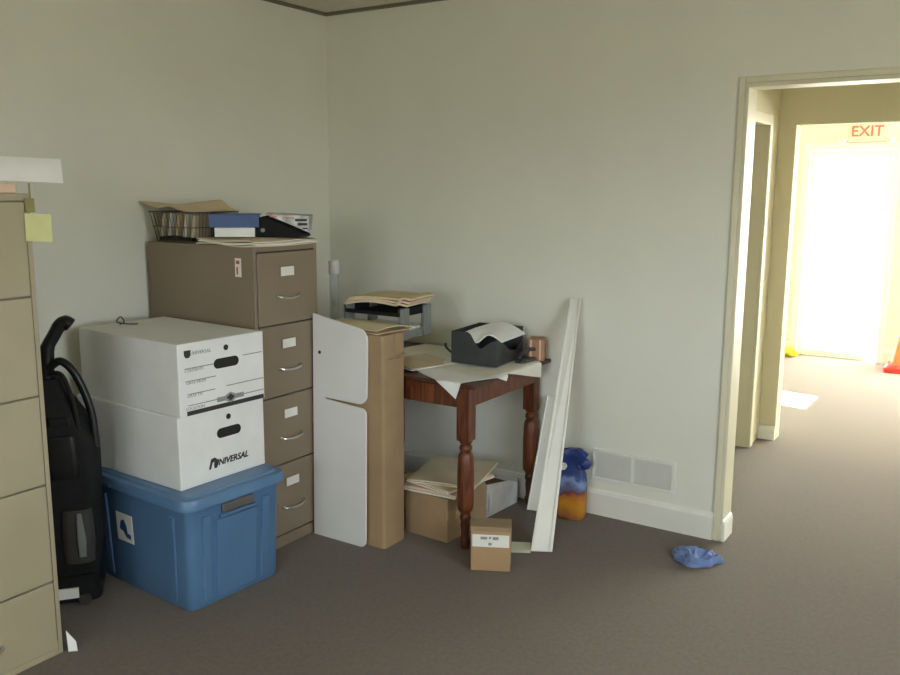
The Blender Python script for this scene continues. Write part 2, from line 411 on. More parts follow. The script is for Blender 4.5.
# ================================================================ STORAGE TUB
t = thing('storage_tub', 'blue plastic storage tub with lid under the white file boxes', 'storage tub', (.540, -1.537, 0), -3.5)
bm = B()
HX0, HY0 = .325, .228
rings = []
for z, k in ((0, .925), (.012, .94), (.12, .952), (.25, .962), (.375, .980), (.385, .99), (.41, 1.0)):
    rings.append(rrect(0, 0, HX0*k, HY0*k,   .034*k, z, 5))
loft(bm, rings); obj('bin', bm, M_blue, t, smooth=True)
# moulded panels on the end and the long sides
bm = B()
def slab(bm, side, a0, a1, z0, z1, d):
    def pos(z): return .93+(1-.93)*z/.41
    if side == 'px':
        vs = [(HX0*pos(z)+e, a*pos(z), z) for z in (z0, z1) for a in (a0, a1) for e in (-.01, d)]
    else:
        vs = [(a*pos(z), -HY0*pos(z)-e, z) for z in (z0, z1) for a in (a0, a1) for e in (-.01, d)]
    v = [bm.verts.new(p) for p in vs]
    for f in ((0,1,3,2),(4,6,7,5),(0,4,5,1),(2,3,7,6),(0,2,6,4),(1,5,7,3)): bm.faces.new([v[i] for i in f])
bm.free()
for a in (('px', -.10, .10, .02, .33, .006), ('px', -.165, -.125, .02, .36, .005), ('px', .125, .165, .02, .36, .005), ('my', -.24, -.20, .02, .36, .005), ('my', .20, .24, .02, .36, .005)):
    bm = B(); slab(bm, *a); obj('moulded_rib', bm, M_blue, t, .004)
# handle recess with latch on the end
bm = B(); bx(bm, (.318, -.075, .352), (.331, .075, .388)); lt = obj('latch', bm, M_latch, t, .005, label='grey-brown handle latch')
bm = B(); bx(bm, (.322, -.085, .338), (.334, .085, .350)); obj('grip_lip', bm, M_blue, t, .004)
# lid
bm = B()
loft(bm, [rrect(0,0,.338,.242,.055,.398,5), rrect(0,0,.345,.249,.058,.402,5), rrect(0,0,.345,.249,.058,.428,5), rrect(0,0,.340,.244,.055,.440,5), rrect(0,0,.318,.222,.045,.441,5), rrect(0,0,.312,.216,.042,.4475,5)])
lid = obj('lid', bm, M_bluelid, t, smooth=True)
bm = B(); bx(bm, (-.16, -.251, .405), (-.13, -.246, .420)); obj('lid_clip', bm, M_bluelid, lid, .002)
bm = B()
def lab(u, v, e): 
    z = .185+v*.115; k = .93+(.07)*z/.41
    return (-.135+u*.105, -HY0*k-e, z)
v = [bm.verts.new(lab(u, v, e)) for e in (0.0015, .004) for u, v in ((0,0),(1,0),(1,1),(0,1))]
for f in ((0,1,2,3),(7,6,5,4),(0,4,5,1),(1,5,6,2),(2,6,7,3),(3,7,4,0)): bm.faces.new([v[i] for i in f])
lb = obj('sticker', bm, M_label, t, label='white sticker with a dark printed mark')
bm = B()
prism(bm, [(.18,.42),(.40,.36),(.60,.16),(.86,.14),(.86,.30),(.66,.34),(.62,.60),(.48,.80),(.28,.72)], lambda u, v, w: lab(u, v, .004+w), .0008)
obj('printed_mark', bm, M_navy, lb)

# ================================================================ BANKER BOXES
def file_box(label, loc, rz, L, W, H, printer, lidseam=True):
    """local: front face at x=0 facing +x, y from 0 to W, x from -L"""
    t = thing('file_box', label, 'file box', loc, rz, None)
    bm = B(); bx(bm, (-L, 0, 0), (0, W, H)); obj('carton', bm, M_white, t, .004)
    def hole(u, v, ww, hh, nm, m, d=.0012):
        bm = B(); r = min(ww, hh)/2*.98; pts = [(y, z) for y, z, _ in rrect(u*W, H*(1-v), ww/2, hh/2, r, 0, 5)]
        prism(bm, pts, lambda y, z, w: (-.0005+w, y, z), d+.0005); return obj(nm, bm, m, t)
    hx = .565 if H > .275 else .54
    hole(hx, .355, .118, .038, 'hand_hole', M_hole)
    hole(hx, .145, .022, .022, 'tie_hole', M_hole)
    printer(t, L, W, H)
    return t
def print_plain(t, L, W, H):
    text('printed_name', 'UNIVERSAL', .034, M_ink, t, face_px(.0008, .575*W, .235*H), shear=.25, bold=.001)
    bm = B()
    prism(bm, [(.0,.0),(.010,.0),(.018,.028),(.028,.030),(.026,.0),(.040,.0),(.044,.036),(.030,.050),(.012,.046)], lambda a, b, w: (.0002+w, .315*W+a, .175*H+b*.85), .0010)
    obj('printed_emblem', bm, M_ink, t)
def print_form(t, L, W, H):
    def rect(bm, u0, u1, v, hh, d=.0009):
        bx(bm, (-.0005, u0*W, H*(1-v)-hh/2), (d, u1*W, H*(1-v)+hh/2))
    bm = B(); rect(bm, .075, .985, .962, .017); obj('printed_bar', bm, M_ink, t, label='thick black printed bar')
    bm = B()
    prism(bm, [(0,.010),(.007,0),(.022,0),(.029,.010),(.029,.028),(0,.028)], lambda a, b, w: (-.0004+w, .068*W+a, .80*H+b), .0014); obj('printed_emblem', bm, M_ink, t)
    text('printed_name', 'UNIVERSAL', .019, M_grey_ink, t, face_px(.0004, .25*W, .852*H))
    for u0, u1, v in ((.07,.39,.345),(.07,.41,.52),(.09,.40,.70),(.09,.42,.855),(.74,.975,.30),(.53,.985,.69),(.71,.985,.862)):
        bm = B(); rect(bm, u0, u1, v, .0035); obj('form_line', bm, M_grey_ink, t)
    for s, u, v in (('CONTENTS', .17, .375), ('DATE FROM', .19, .545), ('DATE TO', .17, .725), ('LOCATION', .17, .90)):
        text('form_caption', s, .016, M_grey_ink, t, face_px(.0004, u*W, H*(1-v)))
    bm = B()
    prism(bm, [(-.064,-.009),(-.026,-.009),(0,-.021),(.026,-.009),(.064,-.009),(.064,.009),(.026,.009),(0,.021),(-.026,.009),(-.064,.009)], lambda a, b, w: (-.0004+w, .575*W+a, .135*H+b), .0015)
    em = obj('badge', bm, M_grey_ink, t)
    bm = B(); prism(bm, [(-.020,0),(0,-.014),(.020,0),(0,.014)], lambda a, b, w: (.0010+w, .575*W+a, .135*H+b), .0006); obj('badge_diamond', bm, M_ink, em)
BW_, BL_ = .415, .640
file_box('white cardboard file box sitting directly on the blue tub lid', (.763, -1.737, .448), -2.2, BL_, BW_, .278, print_plain)
file_box('white cardboard file box with printed form lines, top of the pair', (.772, -1.731, .727), -3.4, BL_, .402, .272, print_form)
# wire clip standing on the upper box lid
bm = B(); tube(bm, spline([(.215, -1.56, 1.003), (.225, -1.545, 1.012), (.21, -1.55, 1.032), (.205, -1.565, 1.012), (.235, -1.535, 1.003), (.265, -1.51, 1.003)], 5), .0028, 6)
tag(obj('wire_clip', bm, M_dgrey, smooth=True), 'small dark wire clip lying on top of the upper white file box', 'clip')

# ================================================================ UPRIGHT VACUUM
t = thing('upright_vacuum', 'black upright vacuum cleaner standing between beige cabinet and blue tub', 'vacuum cleaner', (.332, -1.897, 0), 52)
bm = B()   # floor nozzle
loft(bm, [rrect(-.035,.0,.125,.105,.04,.010,4), rrect(-.035,.0,.130,.110,.045,.03,4), rrect(-.04,.0,.120,.105,.045,.07,4), rrect(-.01,-.01,.095,.10,.04,.115,4)])
nz = obj('floor_nozzle', bm, M_black, t, smooth=True)
bm = B(); bx(bm, (-.075, -.117, .030), (.010, -.107, .070)); obj('nozzle_label', bm, M_label, nz, .001, label='white label on the nozzle')
for y in (-.11, .11):
    for x in (-.12, .03):
        bm = B(); tube(bm, [(x, y-.012, .022), (x, y+.012, .022)], .022, 14); obj('wheel', bm, M_dgrey, t, smooth=True)
bm = B()   # main body / bag housing
loft(bm, [rrect(.0,0,.085,.095,.04,.10,5), rrect(-.005,0,.105,.115,.05,.20,5), rrect(-.01,0,.115,.120,.05,.40,5), rrect(-.012,0,.118,.118,.05,.60,5), rrect(-.025,0,.098,.105,.05,.70,5), rrect(-.05,0,.062,.080,.04,.80,5), rrect(-.06,0,.045,.06,.03,.86,5)])
obj('body', bm, M_blackm, t, smooth=True)
bm = B()   # dust cup and grey panel on the visible side
loft(bm, [rrect(.02,-.085,.055,.045,.035,.17,5), rrect(.02,-.09,.06,.048,.035,.25,5), rrect(.02,-.09,.058,.046,.035,.38,5)]); obj('dust_cup', bm, M_dgrey, t, smooth=True)
bm = B(); loft(bm, [rrect(.035,-.136,.012,.006,.004,.20,3), rrect(.035,-.140,.016,.006,.004,.27,3), rrect(.03,-.138,.008,.005,.004,.37,3)]); obj('side_panel', bm, M_gp, t, smooth=True, label='narrow grey side panel')
bm = B(); loft(bm, [rrect(-.01,-.10,.05,.028,.02,.50,4), rrect(-.01,-.105,.055,.03,.02,.56,4), rrect(-.015,-.10,.05,.026,.02,.66,4)]); obj('motor_cover', bm, M_black, t, smooth=True)
bm = B(); tube(bm, spline([(-.060,-.01,.76), (-.052,-.01,.93), (-.046,-.01,.975), (-.024,-.01,1.015), (-.002,-.01,1.052), (.018,-.01,1.064), (.038,-.01,1.050)], 5), [.026]*11+[.024]*8+[.025]*6+[.027]*5+[.018], 12)
hd = obj('handle', bm, M_black, t, smooth=True)
bm = B(); tube(bm, spline([(-.045,-.03,.90),(-.005,-.04,.925),(.035,-.05,.89),(.070,-.055,.81),(.092,-.06,.72),(.100,-.07,.60)], 6), .015, 10); obj('hose', bm, M_black, t, smooth=True)
bm = B(); tube(bm, spline([(-.045,-.04,.88),(-.005,-.07,.885),(.018,-.08,.84),(.035,-.09,.77),(.045,-.10,.68)], 6), .008, 8); obj('cord', bm, M_black, t, smooth=True)
bm = B(); bx(bm, (-.05,-.125,.70), (.02,-.112,.73)); obj('cord_hook', bm, M_black, t, .004)

# folded scrap near the beige cabinet
bm = B(); sheet(bm, 4, 5, lambda u, v: (.700+.022*u-.006*v, -2.186+.02*u, .003+.075*v*(1-.55*u)), .002)
tag(obj('paper_scrap', bm, M_paper), 'white paper scrap standing at the foot of the tall beige cabinet', 'paper')

# ================================================================ ON TOP OF THE BROWN CABINET
ZT = 1.3205
# wire tray with curling folders
t = thing('wire_basket', 'wire letter basket on the back of the brown cabinet', 'basket', (.185, -1.125, ZT), 0)
bm = B()
def rr(hx, hy, z): return [(x, y, z) for x, y, _ in rrect(0, 0, hx, hy, .02, 0, 3)]
for hx, hy, z, r in ((.125,.115,.005,.003),(.138,.125,.066,.0018),(.150,.135,.130,.003)):
    p = rr(hx, hy, z); tube(bm, p+[p[0]], r, 6)
for i in range(13):
    a = -.11+.22*i/12
    for s in (-1, 1):
        tube(bm, [(a, s*.115, .005), (a*1.17, s*.135, .130)], .0013, 5)
        tube(bm, [(s*.125, a*.92, .005), (s*.150, a*1.07, .130)], .0013, 5)
for i in range(9):
    a = -.11+.22*i/8
    tube(bm, [(a, -.115, .005), (a, .115, .005)], .0013, 5)
obj('wire_frame', bm, M_wire, t, smooth=True)
bm = B(); bx(bm, (-.112, -.105, .009), (.112, .105, .022)); obj('base_pad', bm, M_blackm, t, .003, label='dark pad in the bottom of the basket')
def basket_sheet(name, m, label, x0, x1, y0, y1, zf, group=None):
    bm = B(); sheet(bm, 16, 10, lambda u, v: (x0+(x1-x0)*u, y0+(y1-y0)*v, zf(u, v)), .002)
    return tag(obj(name, bm, m, smooth=True), label, 'folder', group)
basket_sheet('curled_folder', M_manila, 'tan folder curling out of the wire basket towards the wall', .022, .350, -1.285, -1.00, lambda u, v: ZT+.138+.040*(1-u)**3*(1-.6*v)+.045*math.exp(-((u-.60)/.17)**2)*(.4+.6*v))
for i in range(5):
    x = .075+.045*i
    bm = B(); sheet(bm, 3, 8, lambda u, v: (x+.020*u+.012*i*.3, -1.220+.19*v, ZT+.024+.100*u+.006*math.sin(5*v+i)), .006)
    tag(obj('packed_folder', bm, [M_manila2, M_paper, M_manila, M_cream, M_manila2][i], smooth=True),
        ['whitish folder leaning in the wire basket nearest the wall', 'white papers standing second from the wall in the wire basket', 'tan folder in the middle of the wire basket', 'yellowish folder next to the right end of the wire basket', 'buff folder at the right end inside the wire basket'][i], 'folder', 'folders in the wire basket')
# sagging stack of folders along the front
t = thing('folder_stack', 'sagging stack of buff folders on the front of the brown cabinet', 'folders', (.52, -1.07, ZT))
for i, (m, dz, ex) in enumerate(((M_manila2, .008, .0), (M_paper, .016, .004), (M_manila2, .025, -.003))):
    bm = B()
    def fn(u, v, dz=dz, ex=ex, i=i):
        x = -.165+ex+.34*u; y = -.196+.375*v+.008*math.sin(7*u+i)
        droop = max(0, x-.15)*.9*abs(math.sin(3.2*v+.5*i)) + max(0, -.186-y)*.3
        return (x, y, dz+.0025*math.sin(6*u+4*v+i)-droop*.35)
    sheet(bm, 12, 12, fn, .006); obj('folder', bm, m, t, smooth=True)
# binder on a white block
ZS = ZT+.0295
t = thing('paper_block', 'white block of paper under the blue binder on the brown cabinet', 'paper', (.425, -1.100, ZS), 42)
bm = B(); bx(bm, (-.085, -.082, 0), (.082, .05, .040)); obj('page_stack', bm, M_paper, t, .002)
bm = B(); bx(bm, (-.102, -.08, 0), (-.0875, .05, .040)); obj('cover_edge', bm, M_blackm, t, .003, label='dark end of the block')
t = thing('ring_binder', 'blue binder lying on the white paper block', 'binder', (.425, -1.100, ZS+.0405), 41)
bm = B(); bx(bm, (-.103, -.088, 0), (.103, .06, .004)); bx(bm, (-.103, -.088, .052), (.103, .06, .056)); bx(bm, (-.103, -.092, 0), (.103, -.088, .056)); obj('cover', bm, M_navy, t, .0015)
bm = B(); bx(bm, (-.098, -.084, .0055), (.098, .055, .050)); obj('pages', bm, M_paper, t, .001)
# black folder with a magazine sliding off
t = thing('black_folder', 'black folder lying open beside the blue binder', 'folder', (.560, -.985, ZS), 36)
bm = B()
prism(bm, [(-.085,0),(.135,0),(.128,.012),(-.05,.088),(-.085,.075)], lambda a, b, w: (a, -.07+w, b), .13)
obj('folder_body', bm, M_blackm, t, .003)
bm = B(); tube(bm, [(-.055,-.074,.028),(-.055,-.070,.028)],   .009, 16); obj('ring', bm, M_gp, t, smooth=True)
t = thing('magazine', 'grey printed magazine tilted on the black folder', 'magazine', (.566, -.978, ZS+.004), 36)
def mg(u, v, w): # slanting face towards the camera side
    n = (0, -1, 0)
    return (-.052+.185*u, -.078-w-.0*v, .092-.078*u+.078*v*u)
bm = B()
v0 = [bm.verts.new(p) for p in (( -.055,-.085,.094),(.128,-.085,.018),(.135,-.085,.086))]
v1 = [bm.verts.new(p) for p in (( -.055,.06,.097),(.128,.06,.021),(.135,.06,.089))]
bm.faces.new(v0); bm.faces.new(v1[::-1])
for i in range(3): bm.faces.new((v0[i], v0[(i+1)%3], v1[(i+1)%3], v1[i]))
mo = obj('cover', bm, M_mag, t, .001)
bm = B()
for a, b, c, d in ((.075,.063,.125,.073),(.085,.045,.126,.056),(.105,.030,.128,.036)): bx(bm, (a, -.0862, b), (c, -.085, d))
obj('cover_picture', bm, M_ink, mo, label='dark printed picture')
bm = B(); bx(bm, (-.03, -.0862, .079), (.0, -.085, .083)); bx(bm, (.02,-.0862,.075), (.07,-.085,.0785)); obj('cover_print', bm, M_red_ink, mo)

# ================================================================ TALL CARTON, WHITE BOARD
t = thing('tall_carton', 'tall narrow cardboard carton standing between brown cabinet and wooden table', 'box', (.70, -.757, 0), 0)
bm = B(); loft(bm, [rrect(.187, -.079, .187, .079, .016, 0, 3), rrect(.187, -.079, .187, .079, .016, .945, 3)]); obj('carton', bm, M_card, t, smooth=True)
bm = B(); bx(bm, (.02, -.083, .945), (.33, -.075, .947)); bx(bm, (.373, -.083, .80), (.3755, -.075, .947)); obj('tape', bm, M_tape, t)
bm = B(); prism(bm, [(-.148,.84),(-.02,.86),(-.01,.845),(-.05,.832)], lambda a, b, w: (.374+w, a+.01, b), .0012); obj('torn_patch', bm, M_cardin, t, label='darker torn patch near the top')
# one white board, notched at mid height, leaning on the carton
t = thing('white_board', 'white rounded two-section board leaning against front of tall carton', 'board', (.697, -.950, 0))
def arc(cx, cz, r, a0, a1, k=6): return [(cx+r*math.cos(math.radians(a0+(a1-a0)*i/k)), cz+r*math.sin(math.radians(a0+(a1-a0)*i/k))) for i in range(k+1)]
poly = [(0,0)] + arc(.30-.03,.03,.03,-90,0) + arc(.30-.03,.595,.03,0,90)[:] + [(.07,.640)] + [(.07,.646)] + arc(.305-.045,.686,.045,-90,0) + arc(.305-.055,.918,.055,0,80) + [(.10,.998),(0,1.015)]
bm = B(); lean = .020
prism(bm, poly, lambda u, v, w: (u, lean*v/.95+w, v), .010); obj('panel', bm, M_board, t, .002)
bm = B(); pts = arc(.040, .845, .008, 0, 330, 11)
prism(bm, pts, lambda u, v, w: (u, lean*v/.95-.0010+w, v), .002); obj('hole', bm, M_hole, t)
# clear plastic column in the corner
t = thing('plastic_tube', 'clear plastic tube standing upright behind the tall carton', 'tube', (.30, -.32, 0))
bm = B(); loft(bm, [circ(0,0,.024,.0,16), circ(0,0,.024,1.15,16)]); obj('tube_wall', bm, M_clear, t, smooth=True)
bm = B(); loft(bm, [circ(0,0,.027,1.12,16), circ(0,0,.027,1.185,16), circ(0,0,.022,1.19,16)]); obj('cap', bm, M_haze, t, smooth=True)

# ================================================================ TABLE
t = thing('wooden_table', 'small red-brown wooden table with turned legs against the back wall', 'table', (0, 0, 0))
TX0, TX1, TY0, TY1, TZ = .46, 1.418, -.738, -.018, .744
bm = B(); bx(bm, (TX0, TY0, TZ-.020), (TX1, TY1, TZ)); obj('tabletop', bm, M_woodd, t, .006)
bm = B(); z0, z1 = .632, TZ-.020
bx(bm, (.55, -.716, z0), (1.325, -.696, z1)); obj('apron', bm, M_wood, t, .003)
bm = B(); bx(bm, (1.347, -.67, z0), (1.367, -.09, z1)); obj('apron', bm, M_wood, t, .003)
bm = B(); bx(bm, (.55, -.066, z0), (1.305, -.046, z1)); obj('apron', bm, M_wood, t, .003)
bm = B(); bx(bm, (.50, -.67, z0), (.52, -.09, z1)); obj('apron', bm, M_wood, t, .003)
prof = [(.022,.158),(.024,.168),(.034,.178),(.0365,.20),(.037,.28),(.0365,.35),(.034,.415),(.028,.432),(.022,.44),(.0285,.45),(.0285,.463),(.021,.472),(.029,.484),(.031,.49)]
footp = [(.018,0),(.022,.012),(.0245,.03),(.019,.046),(.019,.07),(.022,.11),(.0195,.122),(.0245,.132),(.0245,.145),(.021,.158)]
for x, y in ((1.355, -.700), (1.335, -.062), (.52, -.700), (.52, -.062)):
    if True:
        bm = B(); lathe(bm, prof, x, y, 20); lg = obj('leg', bm, M_wood, t, smooth=True)
        bm = B(); lathe(bm, footp, x, y, 20); obj('foot', bm, M_woodd, lg, smooth=True, label='darker turned foot')
        bm = B(); bx(bm, (x-.031, y-.031, .49), (x+.031, y+.031, z1)); obj('leg_block', bm, M_wood, lg, .004)
# papers draped over the table
def over(x, y, zt, flap_front, flap_side):
    """bend a flat sheet over the front edge and the right edge"""
    z = zt
    if y < TY0-.004 and flap_front: z = zt-(TY0-.004-y); y = TY0-.006-.02*(zt-z)
    if x > TX1+.004 and flap_side: z = zt-(x-TX1-.004); x = TX1+.006+.03*(zt-z)
    return (x, y, z)
bm = B()
# large white sheet, corner pointing over the front edge
def fn(u, v):
    a = math.radians(33); L1, L2 = .50, .40
    x = 1.33 + (-u*L1)*math.cos(a) + v*L2*math.sin(a)*.55; y = -.812 + u*L1*math.sin(a) + v*L2*math.cos(a)
    return over(x, y, TZ+.003+.002*math.sin(9*u+5*v), True, True)
sheet(bm, 40, 40, fn, .0016)
tag(obj('drooping_sheet', bm, M_paper, smooth=True), 'white paper sheet with corner drooping over the front of the wooden table', 'paper')
bm = B()
def fn(u, v):
    x = 1.10+(.296+.100*v)*u; y = -.56+.44*v-.03*u
    p = over(x, y, TZ+.008+.002*math.sin(8*u+3*v), False, True)
    return (p[0]+(.004 if x > TX1+.004 else 0), p[1], p[2])
sheet(bm, 30, 20, fn, .0016)
tag(obj('hanging_paper', bm, M_cream, smooth=True), 'cream paper hanging over the right edge of the wooden table', 'paper')
bm = B(); sheet(bm, 12, 10, lambda u, v: (.64+.56*u+.04*v, -.45+.42*v, TZ+.0022+.0008*math.sin(5*u+4*v)), .001)
tag(obj('flat_paper', bm, M_cream, smooth=True), 'greenish cream paper flat on the table behind the yellow folder', 'paper')
t = thing('manila_folder', 'yellow manila folder lying on the papers left of the black bin', 'folder', (.98, -.50, TZ+.0075), -14)
bm = B(); sheet(bm, 10, 8, lambda u, v: (-.115+.225*u, -.14+.27*v, .010+.006*math.sin(3*u+2*v)), .003); obj('front_flap', bm, M_manila, t, smooth=True)
bm = B(); sheet(bm, 10, 8, lambda u, v: (-.120+.232*u, -.15+.29*v, .004+.002*math.sin(3*u)), .003); obj('back_flap', bm, M_cream, t, smooth=True)
# black magazine bin lying on the table
t = thing('magazine_file', 'charcoal desk bin with scooped side on the wooden table', 'bin', (1.095, -.420, TZ+.012), 5)
def side_profile(n=14):
    top = []
    pts = [(0,.150),(.085,.150),(.10,.140),(.135,.085),(.15,.078),(.165,.083),(.20,.112),(.235,.122)]
    return pts
bm = B(); T_ = .005
LX, LY, LZ = .235, .30, .122
prism(bm, [(0,0),(LX,0)]+[(a, b) for a, b in reversed(side_profile())], lambda u, v, w: (u, w, v), T_)
bx(bm, (0, T_, 0), (LX, LY, T_)); bx(bm, (0, T_, T_), (T_, LY, .150))
bx(bm, (0, LY-T_, T_), (LX, LY, .150))
# scooped right wall
prism(bm, [(T_,0),(LY-T_,0),(LY-T_,.075),(.22,.045),(.14,.06),(.06,.105),(T_,.122)], lambda u, v, w: (LX-T_+w, u, v), T_)
obj('tray_wall', bm, M_smoke, t, .0015)
bm = B(); sheet(bm, 14, 6, lambda u, v: (.052+.205*u, 0.012+.265*v, .148+.022*math.sin(PI*u)-.03*u*u-.12*max(0,.5-v)*math.exp(-((u-.34)/.22)**2)), .006)
tag(obj('bin_papers', bm, M_paper, t if False else None, smooth=True), 'white papers arching out of the charcoal desk bin', 'paper')
bo = bpy.data.objects['bin_papers']; bo.location = (1.095, -.420, TZ+.012); bo.rotation_euler = (0,0,math.radians(5))
bm = B(); tube(bm, spline([(1.10,-.385,TZ+.055),(1.07,-.375,TZ+.05),(1.035,-.37,TZ+.07),(1.03,-.37,TZ+.09)], 5), .006, 8)
hk = obj('side_hook', bm, M_smoke, None, smooth=True); hk.parent = bpy.data.objects['magazine_file']; hk.matrix_parent_inverse = (Matrix.Translation((1.095,-.420,TZ+.012)) @ Matrix.Rotation(math.radians(5),4,'Z')).inverted()
# tan stack at the back right corner
t = thing('card_box', 'small tan card box at the back right corner of the wooden table', 'box', (1.362, -.078, TZ+.001), 20)
bm = B(); bx(bm, (-.032, -.045, 0), (.045, .045, .105)); obj('box_body', bm, M_tan, t, .003)
for k, m in ((-.018, M_pink), (.004, M_tan), (.026, M_pink)):
    bm = B(); bx(bm, (k-.004, -.047, .004), (k+.004, -.045, .103)); obj('spine_band', bm, m, t)
# dark clip lying by the bin
t = thing('hole_punch', 'dark desk tool lying between the charcoal bin and the tan box', 'desk tool', (1.372, -.20, TZ+.011), 80)
bm = B(); bx(bm, (-.06, -.020, 0), (.06, .020, .014)); obj('base', bm, M_smoke, t, .003)
bm = B(); tube(bm, spline([(-.055,0,.018),(-.02,0,.045),(.03,0,.055),(.065,0,.05)], 4), .009, 8); obj('lever', bm, M_dgrey, t, smooth=True)

# two-tier letter tray with folders
t = thing('letter_tray', 'grey two-tier letter tray standing on the left of the wooden table', 'letter tray', (.835, -.565, .886), 0)
def tray(z, m, nm):
    bm = B(); a, b = .158, .12
    bx(bm, (-a, -b, z), (a, b, z+.004)); bx(bm, (-a, -b, z+.004), (-a+.005, b, z+.035)); bx(bm, (a-.005, -b, z+.004), (a, b, z+.035)); bx(bm, (-a+.005, b-.005, z+.004), (a-.005, b, z+.035)); bx(bm, (-a+.005, -b, z+.004), (a-.005, -b+.004, z+.018))
    return obj(nm, bm, m, t, .0015)
tray(.002, M_gp, 'lower_tray'); tray(.105, M_blackm, 'upper_tray')
for x in (-.158, .158):
    for y in (-.088, .088):
        bm = B(); bx(bm, (x-.010, y-.03, .0), (x+.010, y+.03, .142)); obj('riser', bm, M_gp, t, .003)
bm = B(); bx(bm, (-.140, -.110, .0), (.140, .10, .040)); 
tag(obj('paper_ream', bm, M_haze, None, .003), 'grey bundle of papers in the lower letter tray', 'paper').location = (.835, -.565, .893)
bm = B(); bx(bm, (.58, -.69, TZ+.004), (.835, -.46, .885)); tag(obj('support_box', bm, M_card, None, .004), 'low cardboard box under the letter tray on the wooden table', 'box')
t2 = thing('top_folders', 'stack of buff folders on top of the black letter tray', 'folders', (.845, -.565, 1.041), 8)
for i, m in enumerate((M_manila2, M_pink, M_manila)):
    bm = B(); sheet(bm, 16, 8, lambda u, v: (-.165+.325*u+.010*i, -.125+.24*v, .014+.012*i+.003*math.sin(5*u+i)-.010*(2*u-1)**2*0+(.016*(2*u-1)**2)*-1+.010*(u>.85)), .009)
    obj('folder', bm, m, t2, smooth=True)
t3 = thing('carton_folder', 'buff folder lying over the top of the tall carton', 'folder', (.88, -.752, .948), -6)
bm = B(); sheet(bm, 12, 8, lambda u, v: (-.17+.33*u+.02*v, -.13+.21*v, .012+.012*math.sin(PI*v)-.02*max(0,.35-v)*0), .003); obj('front_flap', bm, M_manila2, t3, smooth=True)
bm = B(); sheet(bm, 12, 8, lambda u, v: (-.18+.35*u, -.14+.24*v, .005+.004*math.sin(4*u)), .003); obj('back_flap', bm, M_manila, t3, smooth=True)

# ================================================================ UNDER AND BESIDE THE TABLE
t = thing('cardboard_box', 'cardboard box heaped with folders under the wooden table', 'box', (1.150, -.542, 0), -3)
bm = B(); loft(bm, [rrect(0,0,.120,.155,.004,0,2), rrect(0,0,.120,.155,.004,.20,2)]); obj('carton', bm, M_card, t)
bm = B(); bx(bm, (-.117,-.152,.20), (.117,.152,.202)); obj('flap', bm, M_cardin, t)
def fold(label, x, y, z, rz, w, d, m, th, group='folders heaped on the box under the table'):
    t = thing('file_folder', label, 'folder', (x, y, z), rz, group)
    bm = B(); sheet(bm, 8, 8, lambda u, v: (-w/2+w*u, -d/2+d*v, th+.003*math.sin(4*u+3*v)), th*.55); obj('front_flap', bm, m, t, smooth=True)
    bm = B(); sheet(bm, 8, 8, lambda u, v: (-w/2+w*u, -d/2-.006+(d+.012)*v, th*.42), th*.40); obj('back_flap', bm, M_cream, t, smooth=True)
    return t
fold('pinkish folder at the bottom of the heap on the box under the table', 1.13, -.545, .204, 4, .31, .30, M_pink, .018)
fold('buff folder in the middle of the heap on the box under the table', 1.14, -.52, .226, -10, .31, .31, M_manila2, .014)
fold('large greenish-buff folder topmost of the heap under the table', 1.15, -.475, .2435, 14, .32, .38, M_manila2, .010)
# hazy plastic bin at the right
t = thing('plastic_wrapped_box', 'open box wrapped in cloudy plastic under the table by the back leg', 'box', (1.172, -.205, 0), -4)
bm = B(); T_ = .004
bx(bm, (-.10,-.135,0), (.095,.135,T_))
prism(bm, [(-.135,T_),(.135,T_),(.135,.105),(.06,.135),(-.03,.15),(-.135,.165)], lambda u, v, w: (.091+w, u, v), T_)
prism(bm, [(-.10,T_),(.091,T_),(.091,.165),(-.10,.165)], lambda u, v, w: (u, -.135+w, v), T_)
bx(bm, (-.10,.131,T_), (.091,.135,.12)); bx(bm, (-.10,-.131,T_), (-.096,.131,.165))
obj('box_wall', bm, M_haze, t, .001)
bm = B(); bx(bm, (-.09,-.125,.006), (.085,.122,.105)); obj('contents', bm, M_cardin, t, .004, label='dark brown contents')
bm = B(); sheet(bm, 10, 8, lambda u, v: (.098+.012*math.sin(9*u+4*v)*.5+.004, -.13+.20*u, .02+.115*v*(1-.3*u)), .0015); obj('plastic_film', bm, M_haze, t, smooth=True)
bm = B(); prism(bm, [(-.06,.03),(.02,.045),(.01,.075),(-.05,.06)], lambda u, v, w: (.0945+w, u, v), .0015); obj('printed_patch', bm, M_dgrey, t)
# small carton with label
t = thing('small_carton', 'small cardboard carton with white label on the carpet before the table', 'box', (1.567, -.845, 0), 27)
bm = B(); bx(bm, (-.080, 0, 0), (.084, .10, .19)); obj('carton', bm, M_card2, t, .003)
bm = B(); bx(bm, (-.074, -.0012, .105), (.078, 0, .158)); lb = obj('label_sticker', bm, M_label, t, label='white address label')
bm = B()
for a, b, c, d in ((-.040,.138,-.012,.149),(-.006,.140,.004,.150),(.010,.137,.034,.150),(-.008,.112,.006,.124)): bx(bm, (a,-.0019,b), (c,-.0012,d))
obj('label_print', bm, M_grey_ink, lb)
bm = B(); bx(bm, (-.080, -.0008, .172), (.084, .10, .1912)); obj('tape', bm, M_tape, t, .001)
# folded pale card on the floor
t = thing('folded_card', 'pale green folded card on the carpet at the foot of the white strip', 'card', (1.572, -.592, 0), 28)
bm = B(); bx(bm, (-.045, -.03, .001), (.045, .03, .010)); obj('lower_leaf', bm, M_green, t, .002)
bm = B(); sheet(bm, 4, 4, lambda u, v: (-.045+.09*u, -.03+.06*v, .014+.012*v), .003); obj('upper_leaf', bm, M_green, t)

